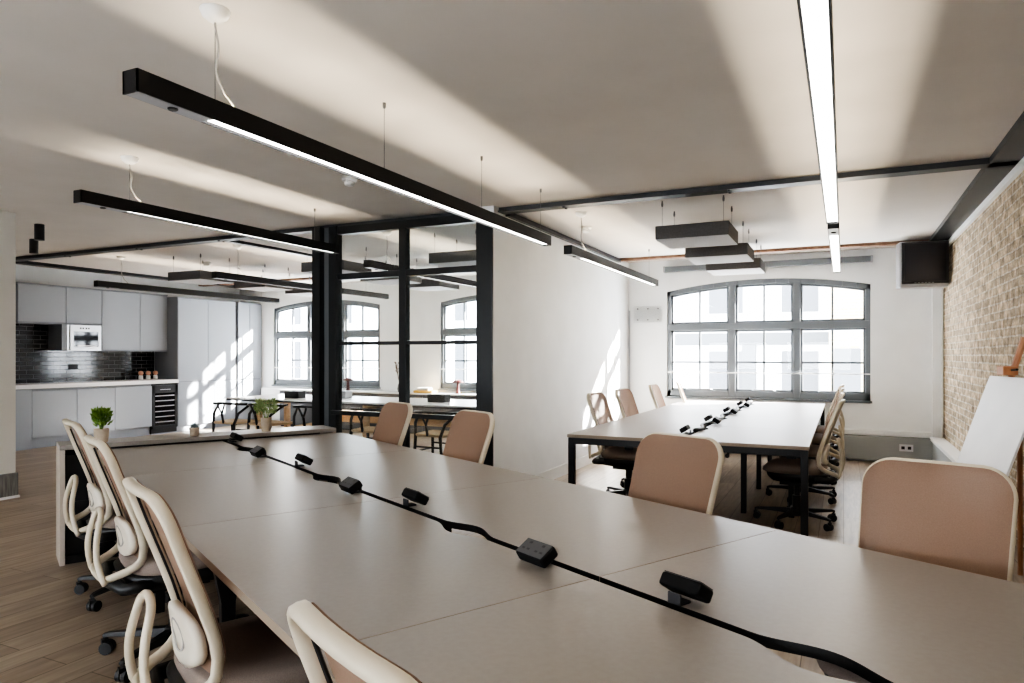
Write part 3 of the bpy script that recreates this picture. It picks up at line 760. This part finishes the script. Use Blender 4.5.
# power modules
def make_power(label):
    t = thing('power_module', label, 'power module', (0, 0, 0), 0, 'desk power modules')
    MT = Matrix.Translation((.034, 0, .035)) @ Matrix.Rotation(R(32), 4, 'Y')
    MB().prism([(-.032, -.062), (.032, -.062), (.032, .062), (-.032, .062)], -.018, .018, lambda a, b, c: MT @ Vector((a, b, c))).build('housing', M['module_black'], t, bevel=.008)
    fp = MB(); fp.box(-.028, .028, -.057, .057, .0175, .0195, MT); f_ = fp.build('face_plate', M['dark_face'], t)
    for y in (-.029, .029):
        s = MB()
        s.box(-.020, -.012, y-.005, y+.005, .0193, .0206, MT); s.box(.006, .012, y-.016, y-.006, .0193, .0206, MT); s.box(.006, .012, y+.006, y+.016, .0193, .0206, MT)
        s.build('socket', M['black_plastic'], f_)
    k = MB(); k.box(-.012, .03, -.02, .02, .001, .008); k.box(-.012, -.006, -.02, .02, .001, .030); k.build('clamp', M['clamp'], t, bevel=.002)
    return t
M['clamp'] = mat('clamp_grey', (.06, .06, .065), .6, .0, .2)
M['module_black'] = mat('module_black', (.012, .012, .013), .65, spec=.2)
M['dark_face'] = mat('module_face', (.09, .09, .094), .6, .0, .2)
pm0 = None
def place_power(loc, rz, label):
    global pm0
    if pm0 is None: pm0 = make_power(label); pm0.location = loc; pm0.rotation_euler = (0, 0, rz)
    else: dup(pm0, loc, rz, label)
nth = ['nearest', 'second', 'third', 'fourth']
for i, l in enumerate((1.60, 2.93, 4.29)): place_power(T(1.322, l, .73), TA+PI, '%s black socket block along near desk centre, sockets facing the left seats' % nth[i])
for i, l in enumerate((1.14, 2.54, 3.82, 5.16)): place_power(T(1.366, l, .73), TA, '%s black socket block along near desk centre, its back turned, facing the right seats' % nth[i])
for i, (x, y) in enumerate(((-1.10, 5.56), (-1.10, 6.62), (-1.10, 7.74), (-1.10, 8.80), (-1.10, 9.6))):
    place_power((x, y, .73), PI, 'black socket block on far desks facing left, %s from the camera' % ['first', 'second', 'third', 'fourth', 'last'][i])
for i, (x, y) in enumerate(((-1.06, 6.42), (-1.06, 7.52), (-1.06, 8.60))):
    place_power((x, y, .73), 0, 'black socket block on far desks facing right, %s from the camera' % ['first', 'second', 'third'][i])
# black flexible cable trunks lying in the centre gap of the far desks
for i, (ya, yb) in enumerate(((5.66, 6.36), (6.70, 7.45), (7.82, 8.53), (8.88, 9.52))):
    pts = [(-1.08+.03*math.sin(k/8*2*PI), ya+(yb-ya)*k/8, .7455) for k in range(9)]
    tag(MB().tube(pts, .014, 8).build('power_cable', M['black_plastic'], smooth=True), 'black cable snaking between socket blocks on far desks, %s from the camera' % ['first', 'second', 'third', 'fourth'][i], 'cable', 'far desk cables')

# ------------------------------------------------------------------ end cabinet of near desks + plants
ec = thing('end_cabinet', 'open-fronted grey cabinet across the far end of the near desks', 'cabinet', T(0, 0), TA)
e0, e1, l0, l1, zt = .345, 2.20, 5.28, 5.57, .768
MB().box(e0, e1, l0, l1, zt-.028, zt).build('top', [M['desk']], ec, bevel=.002)
MB().box(e0, e0+.03, l0, l1, 0, zt-.03).build('side_panel', M['edge_light'], ec, bevel=.002)
MB().box(e1-.03, e1, l0, l1, 0, zt-.03).build('side_panel', M['edge_light'], ec, bevel=.002)
MB().box(e0+.03, e1-.03, l1-.02, l1, 0, zt-.03).build('back_panel', M['black_plastic'], ec)
MB().box(e0+.03, e1-.03, l0+.03, l1-.02, .38, .40).build('shelf', M['black_plastic'], ec)
MB().box(e0+.03, e1-.03, l0+.04, l0+.06, .06, .70).build('interior_dark', M['black_plastic'], ec)  # black sheet added to stand in for the dark of the open interior
MB().box(e0+.03, e1-.03, l0+.03, l1-.02, 0.0, .05).build('plinth', M['black_plastic'], ec)

def foliage(n, r, h, z0, lw, ll, m, up=.6, droop=0.0, seed=1):
    rnd = random.Random(seed); mb = MB(); st = MB()
    for i in range(n):
        a = rnd.uniform(0, 2*PI); rr = r*math.sqrt(rnd.random()); zz = z0+h*rnd.random()**.8
        sc = 1-.35*abs((zz-z0)/h-.5)
        c = Vector((rr*sc*math.cos(a), rr*sc*math.sin(a), zz))
        d = Vector((math.cos(a)*rnd.uniform(.2, 1), math.sin(a)*rnd.uniform(.2, 1), rnd.uniform(up-.5, up+.5)-droop)).normalized()
        s = d.cross(Vector((rnd.uniform(-1, 1), rnd.uniform(-1, 1), rnd.uniform(-.2, 1)))).normalized()
        L = ll*rnd.uniform(.7, 1.2); W = lw*rnd.uniform(.7, 1.2)
        mb.add([c, c+d*L*.5+s*W, c+d*L, c+d*L*.5-s*W], [(0, 1, 2, 3)])
    for i in range(14):
        a = 2*PI*i/14; st.tube([(0, 0, z0-.06), (r*.35*math.cos(a), r*.35*math.sin(a), z0+h*.3), (r*.7*math.cos(a), r*.7*math.sin(a), z0+h*.75)], .0018, 4)
    return mb, st
def plant(s, l, label, pr, ph, r, h, n, lw, ll, m, seed, up=.6, square=False):
    t = thing('potted_plant', label, 'potted plant', T(s, l, zt), 0, 'potted plants on the end cabinet')
    p = MB().lathe([(pr*.80, 0), (pr*.84, .004), (pr*.95, ph*.5), (pr, ph-.004), (pr*.96, ph), (pr*.88, ph-.004), (pr*.86, ph-.012)], 28).build('pot', M['pot'], t, smooth=True)
    MB().lathe([(.001, ph-.012), (pr*.87, ph-.010)], 16).build('soil', M['soil'], t)
    fm, sm = foliage(n, r, h, ph+.015, lw, ll, m, up, seed=seed)
    fm.build('foliage', m, t); sm.build('stem', M['leaf'], t)
    return t
plant(.585, 5.36, 'leafy green plant in round clay pot at left end of cabinet', .046, .090, .050, .105, 460, .0075, .034, M['leaf'], 3, up=.95)
plant(1.675, 5.37, 'feathery pale green plant in tall clay pot at right end of cabinet', .040, .105, .078, .105, 420, .0042, .042, M['leaf_pale'], 5, up=.75)
t = thing('potted_plant', 'tiny grey succulent in small clay pot in middle of cabinet', 'potted plant', T(1.165, 5.37, zt), 0, 'potted plants on the end cabinet')
MB().lathe([(.028, 0), (.032, .03), (.037, .062), (.032, .062), (.031, .052)], 20).build('pot', M['pot'], t, smooth=True)
MB().lathe([(.001, .052), (.031, .053)], 14).build('soil', M['soil'], t)
mb = MB()
for i in range(34):
    a = i*2.4; e = .15+i/34*1.3; d = Vector((math.cos(a)*math.cos(e), math.sin(a)*math.cos(e), math.sin(e))); s = d.cross(Vector((0, 0, 1))).normalized()
    c = Vector((0, 0, .056)); L = .040; mb.add([c, c+d*L*.6+s*.006, c+d*L+Vector((0, 0, .01)), c+d*L*.6-s*.006, c+d*L*.6-Vector((0, 0, .006))], [(0, 1, 2, 3), (0, 4, 2, 1), (0, 3, 2, 4)])
mb.build('leaves', M['succ'], t)

# ------------------------------------------------------------------ kitchen (units stand along x, fronts face +x)
XU = -10.75
def base_unit(y0, y1, label):
    t = thing('base_cabinet', label, 'kitchen cabinet', (XK, (y0+y1)/2, 0), 0, 'grey handleless base cabinets'); w = (y1-y0)/2
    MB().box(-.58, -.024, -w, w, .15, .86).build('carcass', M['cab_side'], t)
    MB().box(-.022, 0, -w+.003, w-.003, .15, .825).build('door', M['cab_grey'], t, bevel=.003)
    MB().box(-.10, -.06, -w, w, 0, .15).build('plinth', M['cab_grey'], t)
t = MB().box(XK-.58, XK+.0, 5.62, 6.028, 0, .86).build('kitchen_end_panel', M['cab_grey'], bevel=.003); tag(t, 'tall-to-floor grey end panel at the left of the base cabinets', 'kitchen panel')
base_unit(6.03, 6.68, 'grey base cabinet under the worktop, leftmost of three')
base_unit(6.68, 7.29, 'grey base cabinet under the worktop, middle of three')
base_unit(7.29, 7.948, 'grey base cabinet under the worktop, beside the wine cooler')
wc = thing('wine_cooler', 'black glass-door wine cooler under right end of worktop', 'wine cooler', (XK, 8.20, 0))
MB().box(-.57, -.03, -.249, .249, .02, .86).build('body', M['black_plastic'], wc)
fr = MB(); fr.box(-.03, 0, -.245, -.195, .10, .83); fr.box(-.03, 0, .195, .245, .10, .83); fr.box(-.03, 0, -.245, .245, .10, .15); fr.box(-.03, 0, -.245, .245, .70, .83)
d_ = fr.build('door', M['black_plastic'], wc, bevel=.003)
MB().box(-.014, -.010, -.195, .195, .15, .70).build('glass', M['oven_glass'], d_)
MB().tube([(.004, -.10, .76), (.004, .10, .76)], .004, 6).build('handle', M['alu'], d_)
for z in (.20, .29, .38, .47, .56, .645): MB().box(-.009, -.004, -.185, .185, z, z+.018).build('shelf', M['silver'], wc)
MB().box(-.06, -.04, -.245, .245, 0, .10).build('plinth', M['cab_grey'], wc)
wt = MB().box(XKW, XK+.025, 5.62, 8.447, .865, .925).build('worktop', M['worktop'], bevel=.004); tag(wt, 'continuous white kitchen worktop over the base cabinets', 'worktop')
bs = MB().box(XKW+.001, XKW+.012, 5.2, 8.45, .926, 1.82).build('backsplash', M['tile']); tag(bs, 'glossy black brick-tile splashback behind the worktop', 'splashback')

def wall_unit(y0, y1, z0, z1, label):
    t = thing('wall_cabinet', label, 'kitchen cabinet', (XU, (y0+y1)/2, z0), 0, 'grey wall cabinets'); w = (y1-y0)/2; h = z1-z0
    MB().box(-.355, -.024, -w, w, 0, h).build('carcass', M['cab_side'], t)
    MB().box(-.022, 0, -w+.003, w-.003, .012, h-.004).build('door', M['cab_grey'], t, bevel=.003)
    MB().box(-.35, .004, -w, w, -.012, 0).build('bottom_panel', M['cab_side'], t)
ZU = 2.385
wall_unit(5.98, 6.67, 1.83, ZU, 'short grey wall cabinet, leftmost over the splashback')
wall_unit(6.67, 7.24, 1.83, ZU, 'short grey wall cabinet right above the microwave')
wall_unit(7.24, 7.91, 1.42, ZU, 'tall grey wall cabinet immediately right of the microwave')
wall_unit(7.91, 8.44, 1.42, ZU, 'tall grey wall cabinet against the tall larder units')
t = MB().box(XU-.36, XU+.004, 5.90, 8.44, ZU+.001, ZU+.02).build('cornice', M['cab_side']); tag(t, 'thin grey top panel running over the wall cabinets', 'kitchen panel')
mw = thing('microwave', 'built-in stainless microwave below the short wall cabinet', 'microwave', (XU, 6.965, 1.42))
MB().box(-.34, -.02, -.272, .27, .0, .395).build('body', M['chrome'], mw)
f = MB(); f.box(-.02, .0, -.23, .265, .005, .055); f.box(-.02, 0, -.23, .265, .295, .39); f.box(-.02, 0, -.23, -.175, .055, .295); f.box(-.02, 0, .215, .265, .055, .295)
fr = f.build('front_frame', M['alu'], mw, bevel=.002)
MB().box(-.018, -.006, -.175, .215, .055, .295).build('door_glass', M['oven_glass'], mw)
MB().tube([(.012, -.13, .075), (.012, .19, .075)], .006, 8).build('handle', M['chrome'], mw)
for k, y in enumerate((-.07, -.03, .02, .06)): MB().box(0, .003, y-.012, y+.012, .335, .360).build('button', M['black_plastic'], fr)
MB().box(-.34, .0, -.36, -.275, .0, .40).build('side_panel', M['cab_side'], mw)

def tall_unit(y0, y1, label, grip=False):
    t = thing('larder_cabinet', label, 'kitchen cabinet', (XK, (y0+y1)/2, 0), 0, 'tall grey larder units'); w = (y1-y0)/2
    MB().box(-.6, -.024, -w, w, .10, 2.37).build('carcass', M['cab_side'], t)
    MB().box(-.022, 0, -w+.003, w-.003, .885, 2.355).build('door', M['cab_grey'], t, bevel=.003)
    MB().box(-.022, 0, -w+.003, w-.003, .105, .868).build('door', M['cab_grey'], t, bevel=.003)
    MB().box(-.06, -.05, -w, w, 0, .10).build('plinth', M['cab_grey'], t)
    if grip: MB().box(-.10, -.03, w+.001, w+.064, .0, 2.36).build('grip_channel', M['black_plastic'], t)
tall_unit(8.452, 9.09, 'tall grey larder unit next to the wine cooler')
tall_unit(9.09, 9.725, 'tall grey larder unit left of the long black recessed grip', True)
tall_unit(9.79, 10.08, 'narrow tall grey larder unit right of the black recessed grip')
tall_unit(10.08, 10.39, 'narrow tall grey larder unit against the window wall')
for i, y in enumerate((8.02, 8.16, 8.30)):
    t = thing('spice_jar', ['glass jar with round copper stopper on worktop, leftmost of three', 'glass jar with round copper stopper on worktop, middle of three', 'glass jar with round copper stopper on worktop, nearest the larder'][i], 'jar', (-10.88, y, .925), 0, 'stoppered jars on the worktop')
    MB().lathe([(.032, 0), (.036, .01), (.036, .06), (.028, .075)], 20).build('jar', M['white_plastic'], t, smooth=True)
    MB().lathe([(.012, .073), (.036, .09), (.043, .112), (.034, .14), (.012, .152)], 20).build('stopper', M['copper'], t, smooth=True)
t = thing('wall_socket', 'dark double socket on black tile splashback', 'socket', (XKW+.014, 7.0, 1.16))
MB().box(-.001, .008, -.075, .075, -.043, .043).build('plate', M['black_metal'], t, bevel=.002)
for y in (-.035, .035): MB().box(.0085, .010, y-.02, y+.02, -.02, .02).build('socket', M['black_plastic'], t)

# ------------------------------------------------------------------ dining room
dt = thing('dining_table', 'long white-topped dining table with black edge behind the glass screen', 'dining table', (-5.7, 7.75, 0))
MB().box(-2.25, 2.35, -.55, .55, .715, .742).build('tabletop', [M['worktop']], dt, bevel=.004)
MB().box(-2.252, 2.352, -.552, .552, .705, .722).build('edge_band', M['frame_black'], dt)
for x in (-1.9, 0, 2.0):
    for y in (-.28, .28): MB().box(x-.035, x+.035, y-.035, y+.035, 0, .705).build('leg', M['pine'], dt, bevel=.005)
    MB().box(x-.03, x+.03, -.28, .28, .63, .70).build('crossbar', M['pine'], dt)

def make_wishbone(label):
    t = thing('wishbone_chair', label, 'dining chair', (0, 0, 0), 0, 'black wishbone dining chairs')
    # curved top rail / arms, open to the front (+y)
    pts = []
    for i in range(17):
        a = R(-200+220*i/16); pts.append((.275*math.cos(a), -.01+.25*math.sin(a), .693-.02*math.cos(2*a)*.5))
    MB().tube(pts, [.012]+[.016]*15+[.012], 8).build('top_rail', M['black_metal'], t, smooth=True)
    for s in (-1, 1):
        MB().tube([(s*.215, -.19, 0), (s*.19, -.20, .22), (s*.175, -.20, .42), (s*.21, -.16, .56), (s*.255, -.05, .645), (s*.268, .02, .685)], [.014, .017, .019, .018, .016, .014], 8).build('rear_leg', M['black_metal'], t, smooth=True)
        MB().tube([(s*.23, .20, 0), (s*.23, .20, .25), (s*.225, .19, .44)], [.014, .018, .018], 8).build('front_leg', M['black_metal'], t, smooth=True)
        MB().tube([(s*.225, .20, .24), (s*.19, -.2, .24)], .010, 6).build('side_stretcher', M['black_metal'], t)
    y_ = MB(); y_.tube([(0, -.205, .43), (0, -.235, .56)], .016, 8); y_.tube([(0, -.235, .56), (-.06, -.255, .685)], .013, 8); y_.tube([(0, -.235, .56), (.06, -.255, .685)], .013, 8)
    y_.build('wishbone_splat', M['black_metal'], t, smooth=True)
    MB().tube([(-.225, .2, .30), (.225, .2, .30)], .011, 6).build('front_stretcher', M['black_metal'], t)
    MB().tube([(-.19, -.2, .30), (.19, -.2, .30)], .011, 6).build('rear_stretcher', M['black_metal'], t)
    MB().prism([(-.25, .22), (.25, .22), (.19, -.21), (-.19, -.21)], .418, .45).build('seat', M['rope'], t, bevel=.012)
    return t
wb = None
wl = ['leftmost black wishbone chair at near side of dining table', 'black wishbone chair at dining table, second from the left end', 'black wishbone chair at dining table, just left of the black column',
      'black wishbone chair behind the left glass pane', 'black wishbone chair behind the right glass pane, beside the pink chair', 'black wishbone chair at right end of dining table behind last glass post']
for i, (x, y, rz) in enumerate(((-7.55, 6.98, 4), (-6.95, 7.02, -6), (-6.15, 7.0, 3), (-5.2, 6.95, 0), (-4.25, 6.92, -5), (-3.6, 6.95, 6))):
    if wb is None: wb = make_wishbone(wl[0]); wb.location = (x, y, 0); wb.rotation_euler = (0, 0, R(rz))
    else: dup(wb, (x, y, 0), R(rz), wl[i])
fb = thing('wooden_bench', 'light wood bench along far side of dining table', 'bench', (-5.6, 8.75, 0))
MB().box(-1.9, 2.0, -.17, .17, .43, .465).build('seat', M['pine'], fb, bevel=.004)
for x in (-1.7, -.6, .6, 1.8): MB().box(x-.03, x+.03, -.15, .15, 0, .43).build('leg', M['pine'], fb, bevel=.004)
MB().box(-1.7, 1.8, -.02, .02, .30, .40).build('stretcher', M['pine'], fb)
cb = thing('bench_cabinet', 'dark slate low cabinet running under the dining room windows', 'cabinet', (-6.4, 10.20, 0))
MB().box(-3.25, 3.2, -.2, .19, .02, .675).build('body', M['dark_bench'], cb)
MB().box(-3.27, 3.22, -.22, .195, .675, .70).build('top', M['worktop'], cb, bevel=.003)
for k in range(6): MB().box(-3.22+k*1.07, -2.19+k*1.07, -.218, -.2, .06, .66).build('door', M['dark_bench'], cb, bevel=.003)
MB().box(-3.25, 3.2, -.17, .1, 0, .02).build('plinth', M['black_plastic'], cb)
rb = thing('radiator', 'white panel radiator left of the slate cabinet under left dining window', 'radiator', (-10.04, 10.33, 0))
MB().box(-.36, .36, -.06, .065, .1, .70).build('panel', M['white_plastic'], rb, bevel=.01)
for x in (-.28, .28): MB().box(x-.02, x+.02, -.03, .03, 0, .1).build('foot', M['white_plastic'], rb)
for i, (x, y) in enumerate(((-8.13, 10.12), (-5.83, 10.12))):
    t = thing('mushroom_lamp', ['small dark red mushroom lamp on slate cabinet at left dining window', 'small dark red mushroom lamp on slate cabinet at right dining window'][i], 'table lamp', (x, y, .70), 0, 'red mushroom lamps')
    MB().lathe([(.045, 0), (.04, .012), (.028, .05), (.024, .13), (.022, .2)], 18).build('base', M['red'], t, smooth=True)
    MB().lathe([(.092, .185), (.097, .192), (.08, .215), (.05, .235), (.01, .242)], 24).build('lamp_shade', M['red'], t, smooth=True)
t = thing('folded_cloths', 'yellow and white folded cloths on slate cabinet behind right pane', 'cloth', (-6.46, 10.10, .70))
MB().prism([(-.19, -.1), (.19, -.09), (.2, .1), (-.18, .11)], .0, .045).build('yellow_cloth', M['yellow'], t, bevel=.018)
MB().prism([(-.13, -.08), (.11, -.07), (.10, .08), (-.12, .09)], .045, .095).build('white_cloth', M['white_cloth'], t, bevel=.02)
t = thing('vase_with_branches', 'bare twigs in slim vase behind the middle glass post', 'vase', (-6.98, 10.10, .70))
MB().lathe([(.035, 0), (.05, .06), (.035, .14), (.02, .17), (.024, .18)], 18).build('vase', M['dark_bench'], t, smooth=True)
tw = MB(); rnd = random.Random(4)
for i in range(9):
    a = rnd.uniform(0, 2*PI); L = rnd.uniform(.3, .5); b = Vector((math.cos(a)*.10, math.sin(a)*.06, L))
    tw.tube([(0, 0, .1), Vector((0, 0, .16))+b*.45+Vector((rnd.uniform(-.02, .02), 0, 0)), Vector((0, 0, .16))+b], .004, 5)
    for k in range(5):
        p = Vector((0, 0, .16))+b*rnd.uniform(.5, 1); tw.tube([p, p+Vector((rnd.uniform(-.05, .05), rnd.uniform(-.04, .04), .05))], .006, 4)
tw.build('branches', M['twig'], t)
for x, y, m, lb in ((-7.0, 7.55, 'black_plastic', 'black tissue box on left part of dining table'), (-6.42, 7.85, 'silver', 'grey box on dining table beside the black column'), (-4.72, 7.70, 'black_plastic', 'black tissue box on dining table behind right glass pane')):
    t = thing('tissue_box', lb, 'box', (x, y, .742), 0, 'boxes on the dining table')
    MB().box(-.13, .13, -.075, .075, 0, .10).build('box', M[m], t, bevel=.006)
    MB().lathe([(.045, .0995), (.045, .102)], 20).build('slot', M['dark_bench'], t)

# ------------------------------------------------------------------ right corner: television, easel, fittings
tv = thing('television', 'boxy dark television on bracket in the brick wall corner', 'television', (.80, 9.35, 2.385), R(8))
sh = MB()
f0 = [(-.25, -.20, -.265), (.25, -.20, -.265), (.25, -.20, .265), (-.25, -.20, .265)]
f1 = [(-.25, -.02, -.265), (.25, -.02, -.265), (.25, -.02, .265), (-.25, -.02, .265)]
f2 = [(-.16, .22, -.17), (.16, .22, -.17), (.16, .22, .2), (-.16, .22, .2)]
sh.add(f0+f1+f2, [(3, 2, 1, 0), (8, 9, 10, 11)]+[(j*4+i, j*4+(i+1) % 4, (j+1)*4+(i+1) % 4, (j+1)*4+i) for j in range(2) for i in range(4)])
sh.build('casing', M['silver'], tv, bevel=.02, seg=3)
MB().box(-.228, .246, -.212, -.198, -.222, .252).build('bezel', M['black_plastic'], tv, bevel=.01)
sc_ = MB(); vs = []; N = 8
for i in range(N+1):
    for j in range(N+1):
        x, z = -1+2*i/N, -1+2*j/N; vs.append((.009+x*.21, -.218-.012*(1-x*x)*(1-z*z), .02+z*.21))
sc_.add(vs, [(i*(N+1)+j, (i+1)*(N+1)+j, (i+1)*(N+1)+j+1, i*(N+1)+j+1) for i in range(N) for j in range(N)])
sc_.build('screen', M['screen'], tv, smooth=True)
for k in range(6): MB().box(-.10+k*.035, -.08+k*.035, -.2145, -.211, -.215, -.209).build('button', M['silver'], tv)
br = MB(); br.tube([(.1, .1, .1), (.1, .12, .2), (.22, .1, .2), (.312, .06, .2)], .02, 8); br.build('bracket', M['black_metal'], tv)

ER = R(11.4)
es = thing('artist_easel', 'wooden easel with tall mast standing by the brick wall', 'easel', (.764, 5.15, 0), ER)
def lean(z): return .336*(z-.632)
MB().tube([(lean(.05)+.035, .14, .05), (lean(1.2)+.032, .14, 1.2), (lean(1.2)+.10, .12, 1.46)], .019, 6).build('mast', M['easel_wood'], es)
for q in (-1, 1): MB().tube([(lean(0)+.04, q*.28, 0), (lean(1.1)+.035, q*.06, 1.15)], .016, 6).build('front_leg', M['easel_wood'], es)
MB().tube([(.22, 0, 0), (lean(1.1)+.06, 0, 1.1)], .014, 6).build('rear_leg', M['easel_wood'], es)
MB().box(lean(.36)-.05, lean(.36)+.05, -.36, .36, .345, .368).build('tray', M['easel_wood'], es)
MB().box(lean(1.22)-.035, lean(1.22)+.05, -.05+.14, .05+.14, 1.222, 1.28).build('top_clamp', M['easel_wood'], es, bevel=.006)
MB().tube([(lean(1.2)+.02, .09, 1.255), (lean(1.2)+.02, .02, 1.26)], .008, 6).build('clamp_screw', M['black_metal'], es)
bd = MB(); u = Vector((.336, 0, 1)).normalized(); nx_ = Vector((u.z, 0, -u.x)); yv = Vector((0, 1, 0))
RM = Matrix.Rotation(ER, 3, 'Z'); b0 = Vector((lean(.372), 0, .372))
vs = [RM @ (b0+u*h+yv*y+nx_*d)+Vector((.764, 5.15, 0)) for d in (-.007, .007) for (h, y) in ((0, -.36), (0, .36), (.885, .36), (.885, -.36))]
bd.add(vs, [(0, 1, 2, 3), (7, 6, 5, 4)]+[(i, (i+1) % 4, 4+(i+1) % 4, 4+i) for i in range(4)])
t = bd.build('drawing_board', M['board'], bevel=.003); tag(t, 'large white drawing board standing on the easel by brick wall', 'board')

ap = thing('acrylic_panel', 'clear acrylic panel on small standoffs left of the right window', 'panel', (-2.56, YBACK, 1.94))
MB().box(-.2, .2, -.022, -.0185, -.115, .115).build('sheet', M['glass'], ap)
MB().box(-.2, .2, -.0165, -.016, -.115, -.112).build('edge', M['alu'], ap)
MB().box(-.2, .2, -.0165, -.016, .112, .115).build('edge', M['alu'], ap)
for x in (-.15, 0, .15):
    for z in (-.08, .08): MB().lathe([(.008, -.028), (.008, -.001)], 10, (x, 0, z), 'Y').build('standoff', M['wire'], ap)
so = thing('wall_socket', 'metal double socket on grey trunking below right window', 'socket', (.70, YBACK-.092, .20))
MB().box(-.075, .075, -.008, .0, -.043, .043).build('plate', M['chrome'], so, bevel=.002)
for x in (-.035, .035): MB().box(x-.018, x+.018, -.010, -.008, -.018, .018).build('socket', M['black_plastic'], so)
tag(MB().tube([(XDIV+.012, 9.25, .12), (XDIV+.012, 9.25, 1.62)], .006, 6).build('wall_conduit', M['white_plastic']), 'thin vertical white conduit on the dividing wall near the window', 'conduit')

# ------------------------------------------------------------------ light
sun_d = bpy.data.lights.new('sun', 'SUN'); sun = bpy.data.objects.new('sun', sun_d); C.objects.link(sun)
sun_d.energy = 72; sun_d.angle = R(1.8); sun_d.color = (1, .96, .90)
sun.rotation_euler = Vector((-1.3, -1, -.69)).to_track_quat('-Z', 'Y').to_euler()
w = bpy.data.worlds.new('world'); scn.world = w; w.use_nodes = True
bg = w.node_tree.nodes['Background']; bg.inputs[0].default_value = (.90, .96, 1.04, 1); bg.inputs[1].default_value = 12

scn.view_settings.view_transform = 'AgX'
scn.view_settings.look = 'AgX - High Contrast'
scn.view_settings.exposure = 0.98
scn.cycles.max_bounces = 10; scn.cycles.diffuse_bounces = 5; scn.cycles.transparent_max_bounces = 16
scn.cycles.use_denoising = True
scn.cycles.sample_clamp_indirect = 6
